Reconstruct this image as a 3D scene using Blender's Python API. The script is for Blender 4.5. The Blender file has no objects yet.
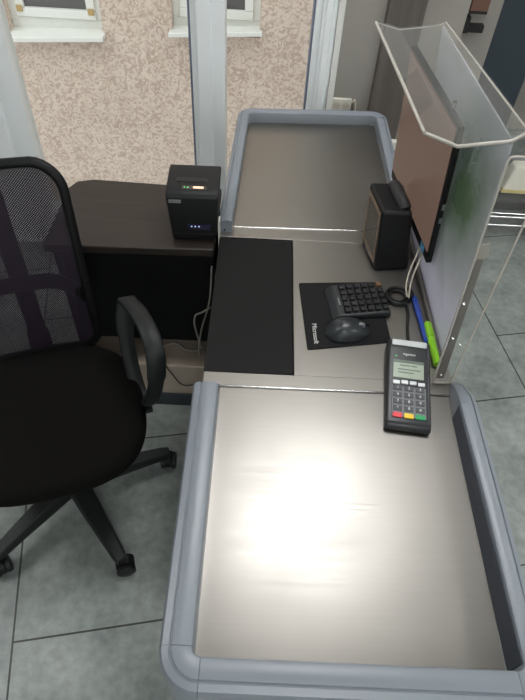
import bpy, bmesh, math, random
from mathutils import Vector, Matrix
random.seed(4)
SC = bpy.context.scene
COL = SC.collection
R = math.radians
V = Vector

# ------------------------------------------------------------------ materials
def srgb(r, g, b):
    f = lambda c: (c/255/12.92) if c/255 <= .04045 else ((c/255+.055)/1.055)**2.4
    return (f(r), f(g), f(b), 1)

def new_mat(name):
    m = bpy.data.materials.new(name); m.use_nodes = True
    nt = m.node_tree; b = nt.nodes['Principled BSDF']
    return m, nt, b

def setp(b, **k):
    names = dict(color='Base Color', rough='Roughness', metal='Metallic', spec='Specular IOR Level', trans='Transmission Weight',
                 ior='IOR', coat='Coat Weight', coatr='Coat Roughness', emit='Emission Strength', emitc='Emission Color',
                 alpha='Alpha', aniso='Anisotropic', sheen='Sheen Weight')
    for a, v in k.items(): b.inputs[names[a]].default_value = v

def plain(name, col, rough=.5, noise=0.06, scale=30, bump=0.0, **k):
    """solid colour with a faint procedural variation"""
    m, nt, b = new_mat(name); setp(b, rough=rough, **k)
    tc = nt.nodes.new('ShaderNodeTexCoord'); n = nt.nodes.new('ShaderNodeTexNoise')
    n.inputs['Scale'].default_value = scale; n.inputs['Detail'].default_value = 4
    nt.links.new(tc.outputs['Object'], n.inputs['Vector'])
    mx = nt.nodes.new('ShaderNodeMix'); mx.data_type = 'RGBA'
    mx.inputs[6].default_value = tuple(c*(1-noise) for c in col[:3])+(1,)
    mx.inputs[7].default_value = tuple(min(1, c*(1+noise)) for c in col[:3])+(1,)
    nt.links.new(n.outputs['Fac'], mx.inputs[0]); nt.links.new(mx.outputs[2], b.inputs['Base Color'])
    if bump:
        bp = nt.nodes.new('ShaderNodeBump'); bp.inputs['Strength'].default_value = bump; bp.inputs['Distance'].default_value = .002
        nt.links.new(n.outputs['Fac'], bp.inputs['Height']); nt.links.new(bp.outputs['Normal'], b.inputs['Normal'])
    return m

def mat_steel():
    m, nt, b = new_mat('brushed_steel'); setp(b, metal=1.0, rough=.3)
    L = nt.links
    tc = nt.nodes.new('ShaderNodeTexCoord'); mp = nt.nodes.new('ShaderNodeMapping')
    mp.inputs['Scale'].default_value = (6, 420, 6); mp.inputs['Rotation'].default_value = (0, 0, R(1.0))
    L.new(tc.outputs['Object'], mp.inputs['Vector'])
    n = nt.nodes.new('ShaderNodeTexNoise'); n.inputs['Scale'].default_value = 1; n.inputs['Detail'].default_value = 3
    L.new(mp.outputs[0], n.inputs['Vector'])
    n2 = nt.nodes.new('ShaderNodeTexNoise'); n2.inputs['Scale'].default_value = 7; n2.inputs['Detail'].default_value = 6
    L.new(tc.outputs['Object'], n2.inputs['Vector'])
    add = nt.nodes.new('ShaderNodeMath'); add.operation = 'ADD'
    mul = nt.nodes.new('ShaderNodeMath'); mul.operation = 'MULTIPLY'; mul.inputs[1].default_value = .5
    L.new(n.outputs['Fac'], mul.inputs[0]); L.new(mul.outputs[0], add.inputs[0])
    mul2 = nt.nodes.new('ShaderNodeMath'); mul2.operation = 'MULTIPLY'; mul2.inputs[1].default_value = .5
    L.new(n2.outputs['Fac'], mul2.inputs[0]); L.new(mul2.outputs[0], add.inputs[1])
    cr = nt.nodes.new('ShaderNodeMapRange'); cr.inputs['From Min'].default_value = .3; cr.inputs['From Max'].default_value = .7
    cr.inputs['To Min'].default_value = STEEL_R[0]; cr.inputs['To Max'].default_value = STEEL_R[1]
    L.new(add.outputs[0], cr.inputs['Value']); L.new(cr.outputs[0], b.inputs['Roughness'])
    mx = nt.nodes.new('ShaderNodeMix'); mx.data_type = 'RGBA'
    mx.inputs[6].default_value = (.265, .248, .225, 1); mx.inputs[7].default_value = (.34, .322, .298, 1)
    L.new(add.outputs[0], mx.inputs[0]); L.new(mx.outputs[2], b.inputs['Base Color'])
    bp = nt.nodes.new('ShaderNodeBump'); bp.inputs['Strength'].default_value = .02; bp.inputs['Distance'].default_value = .0003
    L.new(n.outputs['Fac'], bp.inputs['Height']); L.new(bp.outputs[0], b.inputs['Normal'])
    return m

def mat_floor():
    m, nt, b = new_mat('grey_floor_tiles'); L = nt.links; setp(b, rough=.38, spec=.4)
    tc = nt.nodes.new('ShaderNodeTexCoord')
    a = R(10.8)
    def dot(vec, off):
        d = nt.nodes.new('ShaderNodeVectorMath'); d.operation = 'DOT_PRODUCT'; d.inputs[1].default_value = vec
        L.new(tc.outputs['Object'], d.inputs[0])
        s = nt.nodes.new('ShaderNodeMath'); s.operation = 'ADD'; s.inputs[1].default_value = off
        L.new(d.outputs['Value'], s.inputs[0]); return s.outputs[0]
    S = .588
    e1 = dot((math.cos(a), math.sin(a), 0), .52+S*10)
    e2 = dot((-math.sin(a), math.cos(a), 0), -.498+S*10.5)
    cx = nt.nodes.new('ShaderNodeCombineXYZ'); L.new(e2, cx.inputs[0]); L.new(e1, cx.inputs[1])
    br = nt.nodes.new('ShaderNodeTexBrick'); br.offset = .5; br.offset_frequency = 2; br.squash = 1
    br.inputs['Scale'].default_value = 1; br.inputs['Mortar Size'].default_value = .0028; br.inputs['Mortar Smooth'].default_value = .1
    br.inputs['Brick Width'].default_value = S; br.inputs['Row Height'].default_value = S
    br.inputs['Color1'].default_value = (1, 1, 1, 1); br.inputs['Color2'].default_value = (.93, .93, .93, 1); br.inputs['Mortar'].default_value = (.12, .12, .12, 1)
    L.new(cx.outputs[0], br.inputs['Vector'])
    n = nt.nodes.new('ShaderNodeTexNoise'); n.inputs['Scale'].default_value = 5; n.inputs['Detail'].default_value = 8; n.inputs['Roughness'].default_value = .62
    L.new(tc.outputs['Object'], n.inputs['Vector'])
    rp = nt.nodes.new('ShaderNodeValToRGB'); e = rp.color_ramp.elements
    e[0].position = .32; e[0].color = FLOOR_A; e[1].position = .7; e[1].color = FLOOR_B
    L.new(n.outputs['Fac'], rp.inputs[0])
    n2 = nt.nodes.new('ShaderNodeTexNoise'); n2.inputs['Scale'].default_value = 40; n2.inputs['Detail'].default_value = 4
    L.new(tc.outputs['Object'], n2.inputs['Vector'])
    r2 = nt.nodes.new('ShaderNodeMapRange'); r2.inputs['From Min'].default_value = .3; r2.inputs['From Max'].default_value = .7
    r2.inputs['To Min'].default_value = .88; r2.inputs['To Max'].default_value = 1.08
    L.new(n2.outputs['Fac'], r2.inputs['Value'])
    m1 = nt.nodes.new('ShaderNodeMix'); m1.data_type = 'RGBA'; m1.blend_type = 'MULTIPLY'; m1.inputs[0].default_value = 1
    L.new(rp.outputs[0], m1.inputs[6]); L.new(br.outputs['Color'], m1.inputs[7])
    m2 = nt.nodes.new('ShaderNodeMix'); m2.data_type = 'RGBA'; m2.blend_type = 'MULTIPLY'; m2.inputs[0].default_value = 1
    L.new(m1.outputs[2], m2.inputs[6]); L.new(r2.outputs[0], m2.inputs[7]); L.new(m2.outputs[2], b.inputs['Base Color'])
    return m

def mat_stucco():
    m, nt, b = new_mat('pink_beige_stucco'); L = nt.links; setp(b, rough=.95, spec=.1)
    tc = nt.nodes.new('ShaderNodeTexCoord')
    n = nt.nodes.new('ShaderNodeTexNoise'); n.inputs['Scale'].default_value = 17; n.inputs['Detail'].default_value = 5
    n.inputs['Distortion'].default_value = 2.2; n.inputs['Roughness'].default_value = .5
    L.new(tc.outputs['Object'], n.inputs['Vector'])
    rp = nt.nodes.new('ShaderNodeValToRGB'); e = rp.color_ramp.elements
    e[0].position = .40; e[0].color = STUCCO_A; e[1].position = .56; e[1].color = STUCCO_B
    L.new(n.outputs['Fac'], rp.inputs[0])
    n2 = nt.nodes.new('ShaderNodeTexNoise'); n2.inputs['Scale'].default_value = 1.4; n2.inputs['Detail'].default_value = 3
    L.new(tc.outputs['Object'], n2.inputs['Vector'])
    mx = nt.nodes.new('ShaderNodeMix'); mx.data_type = 'RGBA'; mx.blend_type = 'MULTIPLY'; mx.inputs[0].default_value = .5
    rr = nt.nodes.new('ShaderNodeValToRGB'); rr.color_ramp.elements[0].position = .3; rr.color_ramp.elements[1].position = .7
    rr.color_ramp.elements[0].color = (.78, .76, .75, 1); rr.color_ramp.elements[1].color = (1, 1, 1, 1)
    L.new(n2.outputs['Fac'], rr.inputs[0]); L.new(rp.outputs[0], mx.inputs[6]); L.new(rr.outputs[0], mx.inputs[7])
    L.new(mx.outputs[2], b.inputs['Base Color'])
    bp = nt.nodes.new('ShaderNodeBump'); bp.inputs['Strength'].default_value = .7; bp.inputs['Distance'].default_value = .012
    L.new(n.outputs['Fac'], bp.inputs['Height']); L.new(bp.outputs[0], b.inputs['Normal'])
    return m

def mat_wood(name, a, b_, scale=(60, 60, 3), rough=.5):
    m, nt, b = new_mat(name); L = nt.links; setp(b, rough=rough)
    tc = nt.nodes.new('ShaderNodeTexCoord'); mp = nt.nodes.new('ShaderNodeMapping'); mp.inputs['Scale'].default_value = scale
    L.new(tc.outputs['Object'], mp.inputs['Vector'])
    n = nt.nodes.new('ShaderNodeTexNoise'); n.inputs['Scale'].default_value = 1; n.inputs['Detail'].default_value = 6; n.inputs['Distortion'].default_value = .6
    L.new(mp.outputs[0], n.inputs['Vector'])
    rp = nt.nodes.new('ShaderNodeValToRGB'); e = rp.color_ramp.elements
    e[0].position = .3; e[0].color = a; e[1].position = .7; e[1].color = b_
    L.new(n.outputs['Fac'], rp.inputs[0]); L.new(rp.outputs[0], b.inputs['Base Color'])
    return m

def mat_clear(name, tint=(1, 1, 1, 1), ior=1.49, haze=0.0, hazec=(.8, .8, .8, 1)):
    """thin clear sheet: straight see-through with a Fresnel gloss and a little surface haze"""
    m = bpy.data.materials.new(name); m.use_nodes = True; nt = m.node_tree; L = nt.links
    nt.nodes.remove(nt.nodes['Principled BSDF']); out = nt.nodes['Material Output']
    t = nt.nodes.new('ShaderNodeBsdfTransparent'); t.inputs[0].default_value = tint
    g = nt.nodes.new('ShaderNodeBsdfGlossy'); g.inputs['Roughness'].default_value = .03
    lw = nt.nodes.new('ShaderNodeLayerWeight'); lw.inputs[0].default_value = .5      # Schlick, the same from both faces
    pw = nt.nodes.new('ShaderNodeMath'); pw.operation = 'POWER'; pw.inputs[1].default_value = 5; L.new(lw.outputs['Facing'], pw.inputs[0])
    f = nt.nodes.new('ShaderNodeMath'); f.operation = 'MULTIPLY_ADD'; f0 = ((ior-1)/(ior+1))**2
    f.inputs[1].default_value = .9-f0; f.inputs[2].default_value = f0; L.new(pw.outputs[0], f.inputs[0])
    mx = nt.nodes.new('ShaderNodeMixShader'); L.new(f.outputs[0], mx.inputs[0]); L.new(t.outputs[0], mx.inputs[1]); L.new(g.outputs[0], mx.inputs[2])
    last = mx
    if haze:
        d = nt.nodes.new('ShaderNodeBsdfDiffuse'); d.inputs[0].default_value = hazec
        n = nt.nodes.new('ShaderNodeTexNoise'); n.inputs['Scale'].default_value = 9
        tc = nt.nodes.new('ShaderNodeTexCoord'); L.new(tc.outputs['Object'], n.inputs['Vector'])
        mr = nt.nodes.new('ShaderNodeMapRange'); mr.inputs['To Min'].default_value = haze*.6; mr.inputs['To Max'].default_value = haze*1.4
        L.new(n.outputs['Fac'], mr.inputs['Value'])
        m2 = nt.nodes.new('ShaderNodeMixShader'); L.new(mr.outputs[0], m2.inputs[0]); L.new(mx.outputs[0], m2.inputs[1]); L.new(d.outputs[0], m2.inputs[2]); last = m2
    L.new(last.outputs[0], out.inputs[0]); return m

def mat_guard_sheet():
    """white sheet with a soft green patch, clearer towards the top, object coordinates in metres"""
    m = bpy.data.materials.new('white_green_sheet'); m.use_nodes = True; nt = m.node_tree; L = nt.links
    b = nt.nodes['Principled BSDF']; setp(b, rough=.22, spec=.6); out = nt.nodes['Material Output']
    tc = nt.nodes.new('ShaderNodeTexCoord')
    def blob(c, r):
        mp = nt.nodes.new('ShaderNodeMapping'); mp.vector_type = 'POINT'
        mp.inputs['Location'].default_value = tuple(-c[i]/r[i] for i in range(3)); mp.inputs['Scale'].default_value = tuple(1/x for x in r)
        L.new(tc.outputs['Object'], mp.inputs['Vector'])
        gr = nt.nodes.new('ShaderNodeTexGradient'); gr.gradient_type = 'SPHERICAL'; L.new(mp.outputs[0], gr.inputs[0]); return gr.outputs['Fac']
    g1 = blob(GREEN[0], GREEN[1])
    n = nt.nodes.new('ShaderNodeTexNoise'); n.inputs['Scale'].default_value = 7; n.inputs['Detail'].default_value = 3; L.new(tc.outputs['Object'], n.inputs['Vector'])
    mu = nt.nodes.new('ShaderNodeMath'); mu.operation = 'MULTIPLY'; L.new(g1, mu.inputs[0])
    mr = nt.nodes.new('ShaderNodeMapRange'); mr.inputs['To Min'].default_value = .5; mr.inputs['To Max'].default_value = 1.9; L.new(n.outputs['Fac'], mr.inputs['Value'])
    L.new(mr.outputs[0], mu.inputs[1]); mu.use_clamp = True
    mx = nt.nodes.new('ShaderNodeMix'); mx.data_type = 'RGBA'; mx.inputs[6].default_value = SHEET_W; mx.inputs[7].default_value = SHEET_G
    L.new(mu.outputs[0], mx.inputs[0]); L.new(mx.outputs[2], b.inputs['Base Color'])
    tr = nt.nodes.new('ShaderNodeBsdfTransparent'); tr.inputs[0].default_value = (.9, .95, .93, 1)
    tl = nt.nodes.new('ShaderNodeBsdfTranslucent'); L.new(mx.outputs[2], tl.inputs[0])
    a1 = nt.nodes.new('ShaderNodeMixShader'); a1.inputs[0].default_value = .3; L.new(b.outputs[0], a1.inputs[1]); L.new(tl.outputs[0], a1.inputs[2])
    a2 = nt.nodes.new('ShaderNodeMixShader'); sx = nt.nodes.new('ShaderNodeSeparateXYZ'); L.new(tc.outputs['Object'], sx.inputs[0])
    fd = nt.nodes.new('ShaderNodeMapRange'); fd.inputs['From Min'].default_value = .14; fd.inputs['From Max'].default_value = .46
    fd.inputs['To Min'].default_value = .10; fd.inputs['To Max'].default_value = .62; L.new(sx.outputs['Z'], fd.inputs['Value']); L.new(fd.outputs[0], a2.inputs[0]); L.new(a1.outputs[0], a2.inputs[1]); L.new(tr.outputs[0], a2.inputs[2])
    L.new(a2.outputs[0], out.inputs[0]); return m

def mat_mesh():
    """open-weave black mesh: tiny holes cut by two crossed waves"""
    m = bpy.data.materials.new('black_mesh_fabric'); m.use_nodes = True; nt = m.node_tree; L = nt.links
    b = nt.nodes['Principled BSDF']; setp(b, color=(.022, .015, .024, 1), rough=.6, spec=.25); out = nt.nodes['Material Output']
    tc = nt.nodes.new('ShaderNodeTexCoord')
    fac = None
    for ang in (45, -45):
        mp = nt.nodes.new('ShaderNodeMapping'); mp.inputs['Rotation'].default_value = (0, R(ang), 0); L.new(tc.outputs['Object'], mp.inputs['Vector'])
        w = nt.nodes.new('ShaderNodeTexWave'); w.inputs['Scale'].default_value = 75; w.inputs['Distortion'].default_value = 0; L.new(mp.outputs[0], w.inputs['Vector'])
        g = nt.nodes.new('ShaderNodeMath'); g.operation = 'GREATER_THAN'; g.inputs[1].default_value = .74; L.new(w.outputs['Fac'], g.inputs[0])
        if fac is None: fac = g.outputs[0]
        else:
            mm = nt.nodes.new('ShaderNodeMath'); mm.operation = 'MULTIPLY'; L.new(fac, mm.inputs[0]); L.new(g.outputs[0], mm.inputs[1]); fac = mm.outputs[0]
    t = nt.nodes.new('ShaderNodeBsdfTransparent')
    mx = nt.nodes.new('ShaderNodeMixShader'); L.new(fac, mx.inputs[0]); L.new(b.outputs[0], mx.inputs[1]); L.new(t.outputs[0], mx.inputs[2])
    L.new(mx.outputs[0], out.inputs[0]); return m

def emissive(name, col, s):
    m, nt, b = new_mat(name); setp(b, color=col, emit=s, emitc=col, rough=.4); return m

STEEL_R = (.32, .44)
FLOOR_A, FLOOR_B = srgb(114, 121, 118), srgb(160, 165, 160)
STUCCO_A, STUCCO_B = srgb(188, 168, 154), srgb(218, 202, 188)
SHEET_W, SHEET_G = srgb(240, 239, 250), srgb(96, 122, 88)
GREEN = ((-.015, .17, .30), (.3, .24, .22))

M = {}
M['steel'] = mat_steel()
M['floor'] = mat_floor()
M['stucco'] = mat_stucco()
M['bumper'] = plain('blue_grey_bumper_plastic', srgb(124, 130, 137), .36, .04, 20)
M['seam_or_shade'] = plain('rail_shade', srgb(58, 64, 74), .6)  # shade colour for the right rail's inner wall
M['black_board'] = plain('black_board', (.0055, .0055, .0055, 1), .6, .15, 60, spec=.2)
M['cab'] = plain('grey_cabinet_side', srgb(120, 118, 116), .5)
M['black_pl'] = plain('black_plastic', (.008, .008, .009, 1), .42, .1, 90, spec=.32)
M['black_rough'] = plain('black_textured_plastic', (.020, .021, .022, 1), .55, .15, 200, bump=.25)
M['black_fabric'] = plain('black_seat_fabric', (.0055, .005, .0045, 1), .95, .3, 260, bump=.5, spec=.1)
M['dark_metal'] = plain('dark_metal', (.05, .05, .055, 1), .4, metal=.8)
M['mesh'] = mat_mesh()
M['chair_blk'] = plain('chair_black_plastic', (.005, .005, .0055, 1), .5, .15, 120, spec=.25)
M['chair_arm'] = plain('armrest_black_plastic', (.011, .012, .0125, 1), .5, .12, 150, bump=.15, spec=.35)
M['desk'] = mat_wood('dark_wenge_laminate', (.017, .012, .0095, 1), (.029, .021, .017, 1), (3, 60, 60), .42)
M['desk_front'] = plain('black_desk_front', (.005, .005, .006, 1), .6, spec=.15)
M['beige'] = plain('beige_laminate', srgb(178, 164, 148), .5, .08, 14)
M['rail'] = plain('slate_rail', srgb(52, 58, 64), .5)
M['pvc'] = plain('white_window_pvc', srgb(238, 242, 242), .35, .03, 6)
M['pvc_old'] = plain('weathered_white_paint', srgb(222, 222, 216), .55, .07, 25)
M['gasket'] = plain('grey_blue_gasket', srgb(120, 128, 146), .5)
M['glass'] = mat_clear('window_glass', (.96, .98, .97, 1), 1.35)
M['acrylic'] = mat_clear('clear_acrylic', (.95, .96, .95, 1), 1.45, .04, (.75, .75, .73, 1))
M['acrylic_edge'] = plain('polished_acrylic_edge', srgb(178, 173, 164), .2, .05)
M['white_sheet'] = mat_guard_sheet()
M['alu'] = plain('grey_aluminium', srgb(128, 124, 118), .4, .08, 30, metal=.7)
M['chrome'] = plain('chrome', (.75, .75, .74, 1), .18, metal=1.0)
M['wall_grey'] = plain('grey_wall_paint', srgb(150, 145, 138), .7, .05, 12)
M['wall_white'] = plain('white_wall_paint', srgb(196, 194, 188), .8, .03, 6)
M['ceil'] = plain('ceiling_paint', srgb(160, 158, 152), .9, .03, 6)
M['wood_post'] = mat_wood('dark_stained_wood', srgb(76, 70, 66), srgb(100, 92, 86), (50, 50, 2.5), .55)
M['slate'] = plain('slate_blue_panel', srgb(52, 62, 70), .45, .06, 8)
M['outlet'] = plain('white_outlet_plastic', srgb(208, 206, 196), .4)
M['cream'] = plain('cream_cable', srgb(196, 188, 172), .5)
M['cable_grey'] = plain('grey_cable', srgb(140, 134, 126), .5)
M['cable_black'] = plain('black_cable', (.008, .008, .008, 1), .45)
M['lcd'] = plain('lcd_screen', srgb(158, 168, 152), .25, .05, 120)
M['lcd_dark'] = plain('lcd_text', srgb(92, 104, 92), .4)
M['term_body'] = plain('terminal_black', (.012, .013, .015, 1), .38)
M['term_plate'] = plain('terminal_keypad_plate', srgb(104, 106, 108), .45)
M['term_key'] = plain('terminal_key', srgb(70, 72, 74), .5)
M['silver'] = plain('silver_plastic', srgb(196, 198, 198), .35, metal=.3)
M['key_red'] = plain('red_key', srgb(214, 48, 62), .4)
M['key_yellow'] = plain('yellow_key', srgb(238, 196, 30), .4)
M['key_green'] = plain('green_key', srgb(22, 150, 84), .4)
M['print_white'] = plain('white_lettering', srgb(214, 214, 210), .5)
M['print_grey'] = plain('grey_lettering', srgb(120, 122, 124), .5)
M['mat_cloth'] = plain('black_mouse_mat', (.007, .007, .0075, 1), .75, .2, 400, bump=.2, spec=.25)
M['mouse'] = plain('dark_grey_mouse', (.026, .030, .033, 1), .33, .1, 60)
M['key_blk'] = plain('black_keycap', (.013, .013, .014, 1), .4)
M['orange'] = plain('orange_keycap', srgb(112, 82, 58), .5)
M['kp_body'] = plain('keypad_case', (.018, .020, .023, 1), .38)
M['blue'] = plain('blue_pen_plastic', srgb(48, 78, 172), .3)
M['lime'] = plain('lime_highlighter_plastic', srgb(140, 206, 36), .35)
M['blue_sticker'] = plain('blue_sticker', srgb(92, 160, 200), .4)
M['led_g'] = emissive('green_led', (.1, 1, .25, 1), .5)
M['led_w'] = emissive('pale_blue_led', (.6, .7, 1, 1), .45)
M['amber'] = emissive('amber_bar_glow', (1, .66, .46, 1), .42)
M['disp'] = plain('dark_blue_display', srgb(34, 34, 62), .25)
M['lamp'] = emissive('ceiling_light_diffuser', (.98, .99, 1, 1), 20)
M['screen'] = plain('brown_reflection_screen', (.012, .012, .012, 1), .25, .05, 10, spec=.15)
setp(M['screen'].node_tree.nodes['Principled BSDF'], emitc=srgb(104, 84, 73), emit=.85)  # brown reflection put into the screen as an even glow
M['glass_dark'] = plain('dark_scan_window', (.035, .030, .026, 1), .08, .1, 10, spec=.9)
M['gold'] = plain('pale_gold_bezel', srgb(150, 130, 112), .35, metal=.6)
M['insect'] = plain('dark_insect_screen', srgb(92, 90, 90), .8, .2, 300)
M['brass'] = plain('brown_hinge_cover', srgb(176, 150, 96), .5)
M['tub'] = plain('white_tub_plastic', srgb(224, 218, 204), .35)
M['tub_y'] = plain('yellow_label', srgb(208, 188, 118), .5, .3, 40)
M['ground'] = plain('grey_yard_concrete', srgb(120, 116, 110), .9, .15, 3)
M['brown'] = plain('brown_box_board', srgb(116, 84, 70), .6)

# ------------------------------------------------------------------ mesh builder
WM = {}
def wm(o): return WM.get(o.name, Matrix.Identity(4))

class MB:
    def __init__(s): s.bm = bmesh.new()
    def box(s, c, size, rot=None, taper=None):
        hx, hy, hz = [x/2 for x in size]
        pts = []
        for z in (-hz, hz):
            k = taper if (taper and z > 0) else 1
            for x, y in ((-hx, -hy), (hx, -hy), (hx, hy), (-hx, hy)):
                p = V((x*k, y*k, z))
                if rot: p = rot @ p
                pts.append(V(c)+p)
        return s.hexa(pts)
    def b2(s, lo, hi):
        return s.box([(a+b)/2 for a, b in zip(lo, hi)], [abs(b-a) for a, b in zip(lo, hi)])
    def hexa(s, p):
        v = [s.bm.verts.new(q) for q in p]
        for f in ((3, 2, 1, 0), (4, 5, 6, 7), (0, 1, 5, 4), (1, 2, 6, 5), (2, 3, 7, 6), (3, 0, 4, 7)): s.bm.faces.new([v[i] for i in f])
        return s
    def prism(s, pts, d):
        """closed planar polygon pts extruded by vector d"""
        a = [s.bm.verts.new(V(p)) for p in pts]; b = [s.bm.verts.new(V(p)+V(d)) for p in pts]
        n = len(a)
        s.bm.faces.new(a[::-1]); s.bm.faces.new(b)
        for i in range(n): s.bm.faces.new((a[i], a[(i+1) % n], b[(i+1) % n], b[i]))
        return s
    def loft(s, rings, cap=True, closed=False):
        vs = [[s.bm.verts.new(V(p)) for p in r] for r in rings]; n = len(vs[0])
        k = len(vs)
        for i in range(k if closed else k-1):
            A, B = vs[i], vs[(i+1) % k]
            for j in range(n): s.bm.faces.new((A[j], A[(j+1) % n], B[(j+1) % n], B[j]))
        if cap and not closed: s.bm.faces.new(vs[0][::-1]); s.bm.faces.new(vs[-1])
        return s
    def tube(s, path, r, n=10, closed=False, flat=1.0):
        P = [V(p) for p in path]; rings = []; k = len(P)
        up = None
        for i, p in enumerate(P):
            if closed: t = (P[(i+1) % k]-P[i-1]).normalized()
            else: t = (P[min(i+1, k-1)]-P[max(i-1, 0)]).normalized()
            if up is None:
                up = V((0, 0, 1)) if abs(t.z) < .9 else V((1, 0, 0))
            up = (up - t*up.dot(t)).normalized(); sd = t.cross(up)
            rr = r[i] if isinstance(r, (list, tuple)) else r
            rings.append([p + (sd*math.cos(a)+up*flat*math.sin(a))*rr for a in [2*math.pi*j/n for j in range(n)]])
        return s.loft(rings, closed=closed)
    def lathe(s, c, prof, n=24, axis='z', sc=(1, 1)):
        rings = []
        for r, h in prof:
            ring = []
            for j in range(n):
                a = 2*math.pi*j/n; x, y = r*math.cos(a)*sc[0], r*math.sin(a)*sc[1]
                q = {'z': (x, y, h), 'x': (h, x, y), 'y': (y, h, x)}[axis]
                ring.append(V(c)+V(q))
            rings.append(ring)
        return s.loft(rings)
    def sweep(s, path, prof, t0=None, t1=None):
        """prof (t,z) swept along a level path; t runs to the right-hand side of travel; z from path height"""
        P = [V(p) for p in path]; rings = []
        for i, p in enumerate(P):
            a = (P[i]-P[i-1]) if i else (P[1]-P[0]); b = (P[i+1]-P[i]) if i < len(P)-1 else a
            a = V((a.x, a.y, 0)).normalized(); b = V((b.x, b.y, 0)).normalized()
            t = (a+b).normalized()
            if i == 0 and t0: a = b = t = V(t0)
            if i == len(P)-1 and t1: a = b = t = V(t1)
            sd = V((t.y, -t.x, 0)); k = 1/max(.3, t.dot(b))
            rings.append([p+sd*q[0]*k+V((0, 0, q[1])) for q in prof])
        return s.loft(rings)
    def quad_plate(s, c, th, n=1):
        """four corners (BL,BR,TR,TL) with thickness th along the normal"""
        c = [V(p) for p in c]; nn = (c[1]-c[0]).cross(c[3]-c[0]).normalized()*th
        return s.hexa([c[0], c[1], c[2], c[3], c[0]+nn, c[1]+nn, c[2]+nn, c[3]+nn])
    def build(s, name, m, parent=None, local=False, bevel=0, seg=2, smooth=35, subsurf=0):
        bmesh.ops.recalc_face_normals(s.bm, faces=s.bm.faces)
        if parent is not None and not local: s.bm.transform(wm(parent).inverted())
        me = bpy.data.meshes.new(name); s.bm.to_mesh(me); s.bm.free()
        me.materials.append(M[m] if isinstance(m, str) else m)
        o = bpy.data.objects.new(name, me); COL.objects.link(o)
        if parent is not None: o.parent = parent; WM[o.name] = wm(parent)
        else: WM[o.name] = Matrix.Identity(4)
        if smooth:
            for p in me.polygons: p.use_smooth = True
            me.set_sharp_from_angle(angle=R(smooth))
        if bevel:
            b = o.modifiers.new('bevel', 'BEVEL'); b.width = bevel; b.segments = seg; b.limit_method = 'ANGLE'; b.angle_limit = R(40)
            b.harden_normals = True
        if subsurf:
            q = o.modifiers.new('sub', 'SUBSURF'); q.levels = q.render_levels = subsurf
        return o

def tag(o, label, cat, group=None):
    o['label'] = label; o['category'] = cat
    if group: o['group'] = group
    return o
def thing(name, loc, label, cat, rz=0, group=None, rx=0):
    o = bpy.data.objects.new(name, None); COL.objects.link(o); o.empty_display_size = .05
    o.location = loc; o.rotation_euler = (rx, 0, rz)
    WM[o.name] = Matrix.Translation(V(loc)) @ Matrix.Rotation(rz, 4, 'Z') @ Matrix.Rotation(rx, 4, 'X')
    return tag(o, label, cat, group)
def struct(o): o['kind'] = 'structure'; return o
def text(name, s, size, loc, rot, m, parent, ext=.0002, align='CENTER'):
    cu = bpy.data.curves.new(name, 'FONT'); cu.body = s; cu.size = size; cu.extrude = ext; cu.align_x = align; cu.align_y = 'CENTER'
    cu.resolution_u = 3; tmp = bpy.data.objects.new(name, cu)
    me = bpy.data.meshes.new_from_object(tmp); me.name = name; bpy.data.objects.remove(tmp)
    me.materials.clear(); me.materials.append(M[m]); o = bpy.data.objects.new(name, me); COL.objects.link(o)
    o.parent = parent; o.location = loc; o.rotation_euler = rot; return o
def arc(cx, cy, r, a0, a1, n, z):
    return [(cx+r*math.cos(R(a0+(a1-a0)*i/n)), cy+r*math.sin(R(a0+(a1-a0)*i/n)), z) for i in range(n+1)]
def smoothpath(pts, n=8):
    P = [V(p) for p in pts]; out = []
    for i in range(len(P)-1):
        p0 = P[max(i-1, 0)]; p1 = P[i]; p2 = P[i+1]; p3 = P[min(i+2, len(P)-1)]
        for k in range(n):
            t = k/n
            out.append(.5*((2*p1)+(p2-p0)*t+(2*p0-5*p1+4*p2-p3)*t*t+(3*p1-p0-3*p2+p3)*t**3))
    out.append(P[-1]); return out
def rrect(w, h, r, n=5):
    pts = []
    for cx, cy, a in ((w/2-r, h/2-r, 0), (-w/2+r, h/2-r, 90), (-w/2+r, -h/2+r, 180), (w/2-r, -h/2+r, 270)):
        for i in range(n+1):
            t = R(a+90*i/n); pts.append((cx+r*math.cos(t), cy+r*math.sin(t)))
    return pts

# ------------------------------------------------------------------ the room
CEIL = 2.7
struct(MB().b2((-3, -2.6, -.1), (3.2, 2.14, 0)).b2((.55, 2.14, -.1), (3.2, 3.3, 0)).build('floor', 'floor', smooth=0))
struct(MB().b2((-3, -2.6, CEIL), (3.2, 2.14, CEIL+.1)).b2((.55, 2.14, CEIL), (3.2, 3.3, CEIL+.1)).build('ceiling', 'ceil', smooth=0))
struct(MB().b2((-3.1, -2.6, 0), (-3, 2.14, CEIL)).build('wall_left', 'wall_white', smooth=0))
struct(MB().b2((3.2, -2.6, 0), (3.3, 3.3, CEIL)).build('wall_right', 'wall_white', smooth=0))
struct(MB().b2((-3, -2.7, 0), (-1.6, -2.6, CEIL)).b2((2.8, -2.7, 0), (3.2, -2.6, CEIL)).b2((-1.6, -2.7, 0), (2.8, -2.6, .5)).b2((-1.6, -2.7, 2.4), (2.8, -2.6, CEIL)).build('wall_near', 'wall_white', smooth=0))
fill_win = struct(MB().b2((-1.6, -2.655, .5), (2.8, -2.651, 2.4)).build('window_3', 'glass', smooth=0))  # unseen opening and window added behind the camera to fill camera-facing surfaces
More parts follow.
